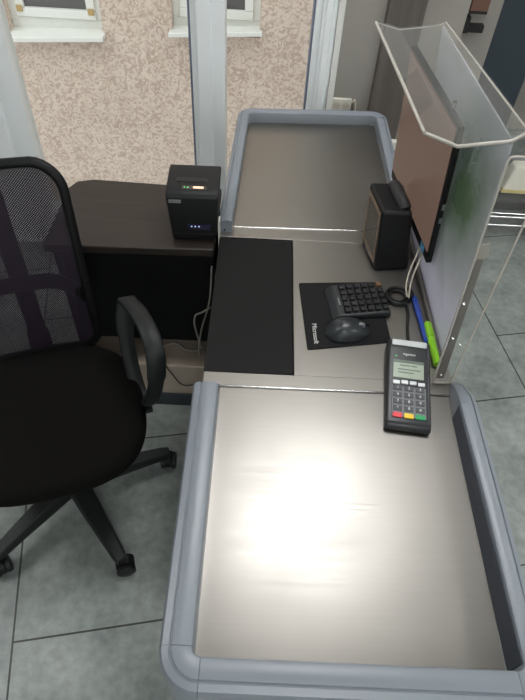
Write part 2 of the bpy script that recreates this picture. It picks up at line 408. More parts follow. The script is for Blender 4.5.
MB().b2((-1.6, -2.69, .5), (2.8, -2.61, .56)).b2((-1.6, -2.69, 2.34), (2.8, -2.61, 2.4)).b2((-1.6, -2.69, .56), (-1.54, -2.61, 2.34)).b2((2.74, -2.69, .56), (2.8, -2.61, 2.34)).b2((1.17, -2.69, .56), (1.23, -2.61, 2.34)).build('window_frame', 'pvc', fill_win)  # frame of the added unseen window
WY = 2.0
w = MB()
w.b2((-3, WY, 0), (-1.15, WY+.14, CEIL)); w.b2((-1.15, WY, 2.45), (.21, WY+.14, CEIL)); w.b2((.205, WY, 0), (.606, WY+.14, CEIL))
w.b2((.55, WY+.14, 0), (.606, 3.3, CEIL))
struct(w.build('wall_far', 'wall_grey', smooth=0))
struct(MB().b2((.606, 3.2, 0), (3.2, 3.3, CEIL)).build('wall_alcove', 'wall_grey', smooth=0))
p = MB().b2((.352, WY-.035, 0), (.468, WY, CEIL))
struct(p.build('pillar', 'wood_post', bevel=.004))
struct(MB().b2((.468, WY-.006, 0), (.474, WY, CEIL)).build('trim_1', 'cable_black', smooth=0))
struct(MB().b2((.205, WY-.014, .2), (.226, WY, CEIL)).build('trim_2', 'pvc_old', bevel=.003))
# glazing: three posts, rails and panes
def post(name, x0, x1, steps):
    m = MB()
    for a, b, y0, y1 in steps: m.b2((x0+(x1-x0)*a, WY+y0, .0), (x0+(x1-x0)*b, WY+y1, 2.45))
    return struct(m.build(name, 'pvc', bevel=.004))
post('trim_3', -1.15, -.880, ((0, 1, .02, .09), (.0, .72, -.005, .02), (.36, .42, -.012, 0)))
post('trim_4', -.262, -.148, ((.0, 1, .02, .09), (.16, 1, 0, .02), (.2, .62, -.012, .0)))
struct(MB().b2((-.270, WY+.03, .0), (-.2605, WY+.08, 2.45)).build('trim_5', 'gasket', smooth=0))
post('trim_6', .137, .205, ((0, 1, .02, .09), (.3, 1, -.002, .02), (.45, .8, -.012, 0)))
struct(MB().b2((.1305, WY+.03, .0), (.137, WY+.08, 2.45)).build('trim_7', 'gasket', smooth=0))
for i, (a, b) in enumerate(((-.880, -.270), (-.148, .1305))):
    pane = struct(MB().b2((a, WY+.052, .16), (b, WY+.056, 2.38)).build('window_%d' % (i+1), 'glass', smooth=0))
    MB().b2((a, WY+.02, 0), (b, WY+.09, .16)).b2((a, WY+.02, 2.38), (b, WY+.09, 2.45)).build('window_rail', 'pvc', pane, bevel=.004)

# ceiling lights
lights = [((.30, 1.30), 'square ceiling light panel above the checkout counter')] + [
    (q, 'added square ceiling light panel away from the checkout counter') for q in ((-1.9, .9), (.3, -1.1), (2.2, -.5), (2.3, 1.6))]  # unseen panels added to lift the ambient light
for (x, y), lb in lights:
    t = thing('ceiling_light', (x, y, CEIL), lb, 'ceiling light', group='square ceiling light panels')
    MB().b2((x-.32, y-.32, CEIL-.03), (x+.32, y-.29, CEIL)).b2((x-.32, y+.29, CEIL-.03), (x+.32, y+.32, CEIL)) \
        .b2((x-.32, y-.29, CEIL-.03), (x-.29, y+.29, CEIL)).b2((x+.29, y-.29, CEIL-.03), (x+.32, y+.29, CEIL)).build('frame', 'pvc', t)
    MB().b2((x-.29, y-.29, CEIL-.02), (x+.29, y+.29, CEIL-.001)).build('diffuser', 'lamp', t)

# ------------------------------------------------------------------ outside: yard and the neighbouring house
struct(MB().b2((-9, 2.2, -3.2), (8, 5.2, -3.1)).build('outside_ground', 'ground', smooth=0))
HY = 5.1
h = thing('house', (-1, HY, -3.1), 'pink beige stuccoed house wall with white windows seen through the glazing', 'building')
holes = [(-2.15, -1.38, -.455, 1.0), (-.81, -.09, -.385, 1.05)]
xs = [-9] + [v for q in holes for v in q[:2]] + [8]
wl = MB()
for i in range(len(xs)-1):
    a, b = xs[i], xs[i+1]
    if i % 2 == 0: wl.b2((a, HY, -3.1), (b, HY+.3, 7))
    else:
        q = holes[i//2]; wl.b2((a, HY, -3.1), (b, HY+.3, q[2])); wl.b2((a, HY, q[3]), (b, HY+.3, 7))
wl.build('wall', 'stucco', h, smooth=0)
for k, (a, b, z0, z1) in enumerate(holes):
    y = HY+.07
    fr = MB()
    def ring(m, a, b, z0, z1, t, y0, y1):
        m.b2((a, y0, z0), (b, y1, z0+t)); m.b2((a, y0, z1-t), (b, y1, z1)); m.b2((a, y0, z0+t), (a+t, y1, z1-t)); m.b2((b-t, y0, z0+t), (b, y1, z1-t))
    ring(fr, a, b, z0-.03, z1, .125, y+.02, y+.10)
    n = 1 if k == 0 else 2
    wd = (b-a-.12)/n
    for i in range(n): ring(fr, a+.06+i*wd, a+.06+(i+1)*wd, z0+.10, z1-.05, .07, y, y+.06)
    f = fr.build('window', 'pvc_old', h, bevel=.006)
    for i in range(n): MB().b2((a+.1+i*wd, y+.03, z0+.16), (a+.02+(i+1)*wd, y+.04, z1-.09)).build('pane', 'insect', f)
    for x in (a+.095, b-.095):
        if k == 0: MB().b2((x-.025, y-.012, z0+.14), (x+.025, y, z0+.19)).build('hinge_cover', 'brass', f, bevel=.004)
    s = MB()
    x0, x1 = (a-.06, b+.015) if k == 0 else (a-.02, b+.02)
    zb = -.497 if k == 0 else -.382
    s.hexa([(x0, HY-.11, zb), (x1, HY-.11, zb+.05), (x1, HY+.12, zb+.06), (x0, HY+.12, zb+.02),
            (x0, HY-.11, zb+.04), (x1, HY-.11, zb+.09), (x1, HY+.12, z0+.03), (x0, HY+.12, z0+.005)])
    s.build('sill', 'pvc_old', h, bevel=.008)

# ------------------------------------------------------------------ checkout counter
T = .75
cnt = thing('checkout_counter', (.15, 1.0, 0), 'steel topped supermarket checkout counter with blue grey bumper rails', 'checkout counter')
c = MB()
c.b2((-.085, .20, .08), (.43, .74, T-.06)); c.b2((-.085, .74, .08), (.40, 1.2, T-.06)); c.b2((-.085, 1.2, .08), (.375, 1.79, T-.06))
c.build('cabinet', 'cab', cnt, bevel=.004)
MB().b2((-.06, .23, 0), (.38, 1.76, .08)).build('plinth', 'rail', cnt)
d = MB(); d.hexa([(-.068, .19, T-.06), (.412, .19, T-.06), (.412, .729, T-.06), (-.068, .724, T-.06),
                  (-.068, .19, T), (.412, .19, T), (.412, .729, T), (-.068, .724, T)])
d.build('near_tray', 'steel', cnt, bevel=.0015)
# middle deck with a cut-out for the black board (board spans x -.103...084, y .765..1.2)
d = MB()
d.hexa([(-.104, .7245, T-.06), (.43, .7305, T-.06), (.425, .766, T-.06), (-.104, .763, T-.06), (-.104, .7245, T), (.43, .7305, T), (.425, .766, T), (-.104, .763, T)])
d.hexa([(.0865, .7645, T-.06), (.425, .766, T-.06), (.40, 1.205, T-.06), (.084, 1.205, T-.06), (.0865, .7645, T), (.425, .766, T), (.40, 1.205, T), (.084, 1.205, T)])
d.hexa([(-.104, 1.203, T-.06), (.40, 1.205, T-.06), (.385, 1.258, T-.06), (-.104, 1.241, T-.06), (-.104, 1.203, T), (.40, 1.205, T), (.385, 1.258, T), (-.104, 1.241, T)])
d.build('middle_deck', 'steel', cnt, bevel=.0012)
MB().hexa([(-.105, .7645, T-.02), (.0845, .767, T-.02), (.082, 1.2, T-.02), (-.105, 1.199, T-.02), (-.105, .7645, T-.001), (.0845, .767, T-.001), (.082, 1.2, T-.001), (-.105, 1.199, T-.001)]) \
    .build('board', 'black_board', cnt, bevel=.0015)
d = MB(); d.hexa([(-.076, 1.243, T-.06), (.37, 1.258, T-.06), (.346, 1.822, T-.06), (-.056, 1.802, T-.06), (-.076, 1.243, T), (.37, 1.258, T), (.346, 1.822, T), (-.056, 1.802, T)])
d.build('far_tray', 'steel', cnt, bevel=.0015)
# raised bright folds where the trays meet the middle deck
MB().hexa([(-.104, .7255, T-.002), (.412, .7305, T-.002), (.412, .7335, T-.002), (-.104, .7285, T-.002), (-.104, .7255, T+.0025), (.412, .7305, T+.0025), (.412, .7335, T+.0025), (-.104, .7285, T+.0025)]).build('fold', 'chrome', cnt, bevel=.001)
MB().hexa([(-.1, 1.2405, T-.002), (.36, 1.2565, T-.002), (.36, 1.2595, T-.002), (-.1, 1.2435, T-.002), (-.1, 1.2405, T+.0025), (.36, 1.2565, T+.0025), (.36, 1.2595, T+.0025), (-.1, 1.2435, T+.0025)]).build('fold', 'chrome', cnt, bevel=.001)
# bumper profile: t=0 is the inner wall, z=0 the top
def prof(wd, hin, hout):
    k = wd/.043
    return [(0, -hin), (0, -.006), (.0015*k, -.002), (.006*k, 0), (.016*k, .0012), (.0225*k, .0010), (.0262*k, -.0002), (.0275*k, -.0030), (.0288*k, -.0030), (.0302*k, -.0006),
            (.039*k, -.004), (.0425*k, -.011), (.0435*k, -.022), (.043*k, -.034), (.0435*k, -.0345), (.043*k, -hout)]
ZT = .812
NL, NY = -.0665, .204            # inner edges: left rail x, near rail y
PR = prof(.050, ZT-T+.004, .15)
MB().sweep([(NL, NY+.0127, ZT), (NL, .69, ZT)], [(-t, z) for t, z in PR]).build('bumper_rail', 'bumper', cnt, smooth=30)
cor = arc(NL+.012, NY+.012, .012, 180, 270, 10, ZT)
MB().sweep(cor, PR, (0, -1, 0), (1, 0, 0)).build('bumper_corner', 'bumper', cnt, smooth=30)
NR = .416
MB().sweep([(NL+.0127, NY, ZT), (NR-.0127, NY, ZT)], PR).build('bumper_rail', 'bumper', cnt, smooth=30)
MB().sweep(arc(NR-.012, NY+.012, .012, 270, 360, 10, ZT), PR, (1, 0, 0), (0, 1, 0)).build('bumper_corner', 'bumper', cnt, smooth=30)
PRR = prof(.037, ZT-T+.004, .15)
MB().sweep([(NR, NY+.0127, ZT), (.4135, .45, ZT-.003), (.409, .675, ZT-.008)], PRR).build('bumper_rail', 'bumper', cnt, smooth=30)
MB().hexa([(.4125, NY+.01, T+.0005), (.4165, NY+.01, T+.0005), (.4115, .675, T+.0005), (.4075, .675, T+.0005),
           (.4145, NY+.01, ZT-.006), (.4165, NY+.01, ZT-.006), (.4095, .675, ZT-.016), (.4075, .675, ZT-.016)]).build('shade_strip', 'seam_or_shade', cnt)  # shade along the right rail's inner wall, put in as a dark strip
# tapering end cap of the right rail
ec = MB(); rings = []
for y, x, z, k, hh in ((.6755, .409, ZT-.008, 1, 1), (.70, .409, ZT-.012, .97, 1), (.735, .412, ZT-.03, .78, .9), (.757, .416, ZT-.05, .5, .7)):
    rings.append([(x+t*k, y, max(.69, z+q*hh)) for t, q in PRR])
ec.loft(rings).build('end_cap', 'bumper', cnt, smooth=40)
# far tray bumpers, lower
ZF = .785
PF = prof(.036, ZF-T+.004, .12)
MB().sweep([(-.0555, 1.752, ZF), (-.0745, 1.222, ZF)], [(t, z) for t, z in PF]).build('bumper_rail', 'bumper', cnt, smooth=30)
def ar2(cx, cy, r, a0, a1): return arc(cx, cy, r, a0, a1, 8, ZF)
MB().sweep(ar2(-.0405, 1.7525, .015, 182, 92)[::-1] if False else ar2(-.0405, 1.7525, .015, 92, 182), PF).build('bumper_corner', 'bumper', cnt, smooth=30)
MB().sweep([(.332, 1.792, ZF), (-.041, 1.768, ZF)], PF).build('bumper_rail', 'bumper', cnt, smooth=30)
MB().sweep(ar2(.3325, 1.777, .015, 2, 92), PF).build('bumper_corner', 'bumper', cnt, smooth=30)
MB().sweep([(.362, 1.275, ZF), (.3475, 1.777, ZF)], PF).build('bumper_rail', 'bumper', cnt, smooth=30)
# small white bracket on the cashier side where the far bumper ends
MB().box((-.1065, 1.212, .745), (.004, .03, .10)).build('end_bracket', 'outlet', cnt, bevel=.001)
# screw caps on the far bumper end
MB().lathe((-.094, 1.2215, .757), [(.003, 0), (.003, -.002), (0.0005, -.003)], 10, 'y').build('screw', 'dark_metal', cnt)

# ------------------------------------------------------------------ side desk
dk = thing('side_desk', (-.32, 1.3, 0), 'dark brown laminate side desk with black front left of the counter', 'desk')
top = [(-.119, 1.183), (-.119, 1.452), (-.49, 1.462), (-.535, 1.448), (-.552, 1.415), (-.56, 1.166)]
MB().prism([(x, y, .695) for x, y in top], (0, 0, .025)).build('desktop', 'desk', dk, bevel=.004)
MB().b2((-.53, 1.195, .335), (-.121, 1.213, .695)).build('front_panel', 'desk_front', dk, bevel=.002)
MB().b2((-.53, 1.40, .07), (-.121, 1.418, .695)).build('back_panel', 'desk_front', dk)
MB().b2((-.548, 1.19, .0), (-.53, 1.43, .695)).build('side_panel', 'desk_front', dk, bevel=.002)
MB().b2((-.53, 1.186, .0), (-.118, 1.40, .215)).build('bottom_ledge', 'beige', dk, bevel=.006)
MB().b2((-.53, 1.178, .0), (-.118, 1.1845, .066)).build('plinth_rail', 'rail', dk, bevel=.002)

def cable(name, pts, r, m, label, cat='cable', group=None, parent=None):
    o = MB().tube(smoothpath(pts, 8), r, 8).build(name, m, parent, smooth=60)
    if parent is None: tag(o, label, cat, group)
    return o
cable('cable', [(-.1255, 1.185, .66), (-.134, 1.172, .54), (-.160, 1.172, .42), (-.172, 1.178, .33), (-.178, 1.20, .26), (-.176, 1.235, .2255), (-.168, 1.25, .226), (-.160, 1.22, .255), (-.166, 1.18, .33), (-.180, 1.172, .43), (-.176, 1.170, .478), (-.158, 1.170, .492), (-.130, 1.172, .515)], .0026, 'cable_grey',
      'grey cable looping down in front of the black desk front')
cable('cable', [(-.33, 1.25, .224), (-.285, 1.262, .232), (-.26, 1.27, .230), (-.225, 1.25, .223), (-.19, 1.238, .236), (-.15, 1.25, .224), (-.125, 1.28, .24)], .004, 'cable_grey',
      'thick grey cable lying across the beige ledge under the side desk')
cable('cable', [(-.31, 1.235, .219), (-.29, 1.195, .221), (-.282, 1.181, .212), (-.27, 1.180, .185), (-.245, 1.1805, .13), (-.225, 1.1805, .117), (-.19, 1.1805, .127), (-.155, 1.1805, .14), (-.13, 1.181, .15)], .0018, 'cable_black',
      'thin black cable hanging over the front of the beige ledge')
# ------------------------------------------------------------------ receipt printer
PX, PY, PZ = -.1722, 1.214, .7205
pr = thing('receipt_printer', (PX, PY, PZ), 'black receipt printer standing on the dark brown side desk', 'printer', rz=R(1.5))
bd = MB()   # side outline in (y, z): slightly overhanging front, rounded top front, top sloping to the back
so = [(.004, 0), (.0, .01), (-.002, .03), (-.006, .135), (-.004, .142), (.002, .147), (.03, .150), (.09, .151), (.122, .148), (.128, .14), (.13, .02), (.128, 0)]
bd.loft([[(sg_*(.056+.010*z/.15), y, z) for y, z in so] for sg_ in (-1, 1)]); bd.build('body', 'black_pl', pr, local=True, bevel=.004)
MB().b2((-.0582, -.0025, .024), (.0582, .132, .027)).build('seam_or_shade', 'dark_metal', pr, local=True)
MB().box((-.004, .052, .1495), (.075, .016, .006)).build('paper_slot', 'cable_black', pr, local=True, bevel=.002)
bp = MB().box((.004, .022, .1487), (.062, .015, .003)).build('button_panel', 'glass_dark', pr, local=True, bevel=.001)
MB().box((.014, .022, .1505), (.026, .008, .001)).build('amber_bar', 'amber', bp, local=True)  # faintly glowing amber bar on the top panel
for x in (-.02, -.012): MB().box((x, .022, .1505), (.0026, .0026, .001)).build('indicator_light', 'led_g', bp, local=True)
lb = MB().box((-.043, -.0065, .128), (.03, .002, .009)).build('brand_badge', 'print_grey', pr, local=True)
ds = MB().box((.014, -.0045, .05), (.056, .002, .015)).build('display', 'disp', pr, local=True)
for i in range(3): MB().box((-.005+i*.0095, -.0058, .052), (.0035, .001, .0035)).build('indicator_light', 'led_w', ds, local=True)

# ------------------------------------------------------------------ barcode scanner box
bs = thing('barcode_scanner', (.33, 1.16, T+.0005), 'black boxy barcode scanner with a glass window standing beside the far tray', 'scanner')
B = [(.287, 1.099, T+.0005), (.374, 1.115, T+.0005), (.358, 1.235, T+.0005), (.264, 1.218, T+.0005)]
Tt = [(.281, 1.134, .905), (.351, 1.136, .905), (.343, 1.255, .905), (.260, 1.252, .905)]
MB().hexa(B+Tt).build('body', 'black_pl', bs, bevel=.008, seg=3)
def on_left(u, v, o=0):   # u from near to far, v up on the face looking left
    a = V(B[0]).lerp(V(B[3]), u); b = V(Tt[0]).lerp(V(Tt[3]), u); n = (V(B[3])-V(B[0])).cross(V(Tt[0])-V(B[0])).normalized()
    if n.x > 0: n = -n
    return a.lerp(b, v)+n*o
fz = MB()
for (u0, u1, v0, v1) in ((.1, .9, .1, .16), (.1, .9, .86, .92), (.1, .15, .16, .86), (.85, .9, .16, .86)):
    fz.hexa([on_left(u0, v0, -.001), on_left(u1, v0, -.001), on_left(u1, v1, -.001), on_left(u0, v1, -.001), on_left(u0, v0, .002), on_left(u1, v0, .002), on_left(u1, v1, .002), on_left(u0, v1, .002)])
fz.build('window_bezel', 'gold', bs)
MB().hexa([on_left(.15, .16, -.001), on_left(.85, .16, -.001), on_left(.85, .86, -.001), on_left(.15, .86, -.001), on_left(.15, .16, .001), on_left(.85, .16, .001), on_left(.85, .86, .001), on_left(.15, .86, .001)]).build('scan_window', 'glass_dark', bs)
MB().hexa([on_left(.3, .04, -.001), on_left(.7, .04, -.001), on_left(.7, .09, -.001), on_left(.3, .09, -.001), on_left(.3, .04, .001), on_left(.7, .04, .001), on_left(.7, .09, .001), on_left(.3, .09, .001)]).build('badge', 'print_grey', bs)
MB().tube(smoothpath([(.320, 1.243, .902), (.320, 1.225, .909), (.324, 1.195, .910), (.331, 1.170, .907), (.336, 1.158, .899)], 6), .016, 14).build('cable_boot', 'black_rough', bs, smooth=60)

# ------------------------------------------------------------------ mouse pad, keypad, mouse
mp_ = thing('mouse_pad', (.21, .94, T+.0005), 'black cloth mouse pad with white lettering lying right of the black board', 'mouse pad', rz=R(-2))
def flat(name, corners, z0, z1, m, par, bevel=.0, r=.006):
    MB_ = MB(); pts = []
    n = len(corners)
    for i in range(n):
        p = V(corners[i]); a = (V(corners[i-1])-p).normalized(); b = (V(corners[(i+1) % n])-p).normalized()
        for k in range(5):
            t = k/4; q = (p+a*r)*(1-t)**2+p*2*t*(1-t)+(p+b*r)*t*t; pts.append((q.x, q.y, z0))
    return MB_.prism(pts, (0, 0, z1-z0)).build(name, m, par, bevel=bevel)
flat('pad', [(.116, .835), (.304, .869), (.290, 1.06), (.098, 1.042)], T+.0005, T+.003, 'mat_cloth', mp_)
tx = text('lettering', 'Microsoft', .0155, (0, 0, 0), (0, 0, 0), 'print_white', mp_)
mloc = wm(mp_).inverted() @ Matrix.Translation(V((.134, .882, T+.0034))) @ Matrix.Rotation(R(-86), 4, 'Z')
tx.location = mloc.to_translation(); tx.rotation_euler = mloc.to_euler()

kp = thing('numeric_keypad', (.242, .985, T+.003), 'small black keypad lying on the far half of the mouse pad', 'keypad', rz=R(9.5))
MB().hexa([(-.079, -.050, 0), (.062, -.052, 0), (.062, .052, 0), (-.079, .050, 0), (-.062, -.049, .013), (.060, -.049, .016), (.060, .049, .020), (-.062, .049, .017)]) \
    .build('case', 'kp_body', kp, local=True, bevel=.005, seg=3)
for i in range(6):
    for j in range(5):
        x, y = -.040+i*.0178, -.036+j*.0178
        z = .0140+(y+.049)/.098*.004+(x+.062)/.122*.003
        MB().box((x, y, z+.0035), (.0150, .0150, .006), taper=.8).build('key', 'orange' if (i == 5 and j == 4) else 'key_blk', kp, local=True, bevel=.0015)
MB().box((-.054, -.006, .0162), (.0035, .024, .001)).build('badge', 'print_grey', kp, local=True)
MB().box((.056, -.034, .0176), (.0025, .016, .001)).build('badge', 'print_grey', kp, local=True)

ms = thing('computer_mouse', (.207, .890, T+.003), 'dark grey wireless mouse lying on the near half of the mouse pad', 'mouse', rz=R(9))
mb = MB(); rings = []
N = 14
for i in range(N+1):
    t = i/N; x = -.052+.104*t
    wv = .033*math.sqrt(max(0, 1-abs(2*t-1)**2.6))*(1-.10*t); hv = .036*max(0, 1-abs(1.75*t-.72)**2.4 if t > .41 else 1-abs((.41-t)/.41)**2.3)
    wv = max(wv, .002); hv = max(hv, .003)
    ring = []
    for j in range(16):
        a = 2*math.pi*j/16; yy = math.cos(a); zz = math.sin(a)
        ring.append((x, wv*math.copysign(abs(yy)**.8, yy), (hv*(abs(zz)**.9) if zz > 0 else -.0)+.002+(0 if zz > 0 else -.002*abs(zz))))
    rings.append(ring)
mb.loft(rings).build('body', 'mouse', ms, local=True, smooth=80, subsurf=1)
MB().lathe((.027, -.003, .024), [(.0005, -.003), (.0085, -.003), (.0085, .003), (.0005, .003)], 16, 'y').build('scroll_wheel', 'print_grey', ms, local=True)
MB().box((.034, 0, .026), (.026, .0008, .004), rot=Matrix.Rotation(R(14), 3, 'Y')).build('button_gap', 'cable_black', ms, local=True)

# ------------------------------------------------------------------ payment terminal
tm = thing('card_terminal', (.309, .635, T+.0035), 'black card payment terminal with red yellow and green keys on the near tray', 'card terminal', rz=R(-5.8))
tl = [(0, .0), (-.002, .008), (.002, .016), (.01, .0185), (.075, .0255), (.13, .034), (.17, .042), (.186, .044), (.193, .041), (.195, .033), (.192, .012), (.186, .001), (.12, .0), (.06, .0)]
tb = MB(); rings = []
for x, k in ((-.0425, .90), (-.041, .97), (-.036, 1), (.036, 1), (.041, .97), (.0425, .90)):
    rings.append([(x, .0975+(y-.0975)*(1 if abs(k-1) < .01 else .985), z*k+.001) for y, z in tl])
tb.loft(rings).build('body', 'term_body', tm, local=True, smooth=50)
SL = math.atan2(.0165, .12)
def tz(y):
    P = [(.002, .016), (.01, .0185), (.075, .0255), (.13, .034), (.17, .042), (.186, .044)]
    for (a, b), (c_, d_) in zip(P, P[1:]):
        if y <= c_: return b+(d_-b)*(y-a)/(c_-a)+.001, math.atan2(d_-b, c_-a)
    return .045, 0
def tbox(name, x, y, w_, l_, m, par=tm, up=.0, th=.003, bevel=.0006):
    z, a = tz(y); rt = Matrix.Rotation(a, 3, 'X')
    return MB().box(V((x, y, z+up)), (w_, l_, th), rot=rt).build(name, m, par, local=True, bevel=bevel), z+up+th/2, a
tbox('keypad_plate', 0, .0525, .066, .068, 'term_plate', th=.0036)
sc_, z_, a_ = tbox('screen', -.001, .124, .060, .040, 'lcd', th=.002, up=.0005)
for k, (dx, dy, w_) in enumerate(((-.008, .008, .02), (.010, .008, .012), (0, -.001, .044), (-.006, -.008, .03))):
    z, a = tz(.124+dy); MB().box((dx, .124+dy, z+.0016), (w_, .0022, .0008), rot=Matrix.Rotation(a, 3, 'X')).build('text_line', 'lcd_dark', sc_, local=True)
z, a = tz(.140); MB().box((-.001, .1405, z+.0016), (.060, .006, .0008), rot=Matrix.Rotation(a, 3, 'X')).build('status_bar', 'lcd_dark', sc_, local=True)
tbox('paper_cover', 0, .184, .070, .014, 'silver', th=.004, bevel=.0015)
zz, aa = tz(.158)
text('lettering', 'ingenico', .0075, (0, .158, zz+.0008), (aa, 0, 0), 'print_white', tm)
tbox('indicator_light', -.026, .152, .0025, .0025, 'led_g', up=.001, th=.001)
for i in range(4): tbox('function_key', -.0245+i*.0163, .0945-(.0015 if i in (0, 3) else 0), .0135, .0085, 'silver', up=.0014, th=.003, bevel=.0014)
tm.scale = (1.05, 1.05, 1.0)
lab = ['1', '2', '3', '4', '5', '6', '7', '8', '9', '*', '0', '#']
for r_ in range(4):
    for c_ in range(3):
        x, y = -.0215+c_*.0215, .0805-r_*.0148
        o, zk, ak = tbox('number_key', x, y, .0175, .0108, 'term_key', up=.0022, th=.003, bevel=.0014)
        text('legend', lab[r_*3+c_], .0078, (x, y, zk+.0002), (ak, 0, 0), 'print_white', o)
for x, m_, nm in ((-.0215, 'key_red', 'cancel_key'), (0, 'key_yellow', 'correction_key'), (.0215, 'key_green', 'enter_key')):
    o, zk, ak = tbox(nm, x, .0215, .0178, .0105, m_, up=.0022, th=.003, bevel=.0014)
    o['label'] = {'key_red': 'red', 'key_yellow': 'yellow', 'key_green': 'green'}[m_]+' key'

# ------------------------------------------------------------------ pens and cables at the guard
def pen(name, a, b, r, m, label, cat, capm):
    a, b = V(a), V(b); t = thing(name, a, label, cat); dd = (b-a)
    MB().tube([a, a+dd*.62], [r*.92, r], 12).build('barrel', m, t, smooth=50)
    MB().tube([a+dd*.62, a+dd*.63, a+dd*.96, b], [r, r*1.14, r*1.08, r*.8], 12).build('cap', capm, t, smooth=50)
    u = dd.normalized(); s = V((u.y, -u.x, 0))
    MB().tube([a+dd*.68+V((0, 0, r*1.2)), a+dd*.92+V((0, 0, r*1.2))], r*.28, 6).build('clip', capm, t, smooth=50)
pen('pen', (.3825, .868, T+.0075), (.3722, 1.012, T+.0075), .006, 'blue', 'blue pen lying between the coiled cable and the green highlighter', 'pen', 'blue')
pen('highlighter_pen', (.3945, .805, T+.0105), (.3905, .925, T+.0105), .0088, 'lime', 'lime green highlighter lying against the guard base channel', 'highlighter', 'lime')
cb = thing('coiled_cable', (.335, 1.01, T), 'black cable coiled on the steel counter beside the keypad', 'cable')
cl = MB()
for rr, zz in ((.029, .0035), (.023, .0035), (.028, .009), (.018, .0075)):
    cl.tube([(.334+rr*math.cos(2*math.pi*i/24), 1.012+rr*math.sin(2*math.pi*i/24), T+zz) for i in range(24)], .003, 8, closed=True)
cl.build('coil', 'cable_black', cb, smooth=60)
MB().tube(smoothpath([(.352, .99, T+.006), (.352, .955, T+.0045), (.345, .91, T+.0045), (.341, .87, T+.008), (.338, .852, T+.016)], 6), .0038, 8).build('lead', 'cable_black', cb, smooth=60)
MB().box((.361, 1.018, T+.010), (.016, .03, .019), rot=Matrix.Rotation(R(12), 3, 'Z')).build('plug', 'black_pl', cb, bevel=.004)
wc = thing('white_cable', (.35, 1.02, T), 'white two strand cable hanging from the monitor down to the coiled cable', 'cable')
MB().tube(smoothpath([(.380, 1.10, .840), (.377, 1.095, .832), (.370, 1.08, .82), (.358, 1.055, .80), (.352, 1.03, .775), (.352, 1.0, .767)], 6), .0022, 8).build('strand', 'cream', wc, smooth=60)
MB().tube(smoothpath([(.383, 1.085, .838), (.382, 1.08, .83), (.376, 1.065, .82), (.366, 1.045, .80), (.359, 1.02, .78), (.355, .996, .768)], 6), .0022, 8).build('strand', 'cream', wc, smooth=60)

# ------------------------------------------------------------------ monitor on a stand (screen looks left)
NB, NT, FT = V((.3915, 1.037, .842)), V((.362, 1.062, 1.18)), V((.3175, 1.400, 1.18))
ux = (FT-NT).normalized(); uz = (NT-NB); uz = (uz-ux*uz.dot(ux)).normalized(); un = ux.cross(uz)  # un points ...
if un.x > 0: un = -un
MW, MH = (FT-NT).length, (NT-NB).length
mo = thing('monitor', (.35, 1.2, T), 'slim black monitor facing the cashier behind the barcode scanner', 'monitor')
def mp3(a, b, o): return NB+ux*a+uz*b+un*o
def mbx(a0, a1, b0, b1, o0, o1): return MB().hexa([mp3(a0, b0, o0), mp3(a1, b0, o0), mp3(a1, b1, o0), mp3(a0, b1, o0), mp3(a0, b0, o1), mp3(a1, b0, o1), mp3(a1, b1, o1), mp3(a0, b1, o1)])
mbx(0, MW, 0, MH, -.005, .009).build('casing', 'black_pl', mo, bevel=.004, seg=3)
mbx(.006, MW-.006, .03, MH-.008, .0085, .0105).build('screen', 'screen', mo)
mbx(.006, MW-.006, .006, .028, .0085, .010).build('lower_bezel', 'black_pl', mo)
mbx(.025, .05, .008, .026, .0100, .0106).build('sticker', 'blue_sticker', mo)
for b in (.115, .15): mbx(-.0012, .0005, b, b+.014, -.003, .003).build('port', 'print_grey', mo)
MB().hexa([(.338, 1.285, T+.012), (.352, 1.285, T+.012), (.352, 1.345, T+.012), (.338, 1.345, T+.012), (.362, 1.285, .98), (.369, 1.285, .98), (.363, 1.345, .98), (.356, 1.345, .98)]).build('stand_neck', 'black_pl', mo, bevel=.003)
MB().prism([(x+.330, y+1.315, T+.0005) for x, y in rrect(.048, .09, .012)], (0, 0, .012)).build('stand_base', 'black_pl', mo, bevel=.003)

# ------------------------------------------------------------------ acrylic sneeze guard
sg = thing('sneeze_guard', (.40, .83, T), 'acrylic sneeze guard with bent clear canopy and white sheet behind the monitor', 'sneeze guard')
A, B_, Cn, D = V((.255, .888, 1.247)), V((.316, .892, 1.224)), V((.404, .899, 1.235)), V((.427, .902, 1.251))
a_, b_, c_, d_ = V((.215, 1.308, 1.247)), V((.271, 1.337, 1.224)), V((.349, 1.339, 1.235)), V((.363, 1.329, 1.247))
def sheet3(pairs, th):
    m = MB(); n = len(pairs)
    rings = []
    for side in (0, 1):
        up = [p[side]+V((0, 0, th)) for p in pairs]; lo = [p[side] for p in pairs]
        rings.append(lo+up[::-1])
    return m.loft(rings)
can = sheet3([(A, a_), (B_, b_), (Cn, c_), (D, d_)], .005).build('canopy', 'acrylic', sg, smooth=20)
MB().tube([A, B_, Cn, D], .0034, 8).build('canopy_edge', 'acrylic_edge', can, smooth=50)
MB().tube([A, a_], .0032, 8).build('canopy_edge', 'acrylic_edge', can, smooth=50)
MB().tube([a_, b_, c_, d_], .0013, 6).build('canopy_edge', 'acrylic_edge', can, smooth=50)
MB().tube([D, d_], .0018, 6).build('canopy_edge', 'acrylic_edge', can, smooth=50)
SB, sb = V((.410, .833, T+.007)), V((.397, 1.262, T+.007))
MB().quad_plate([SB, sb, c_+V((.012, 0, 0)), Cn], .004).build('front_sheet', 'white_sheet', sg, smooth=0)
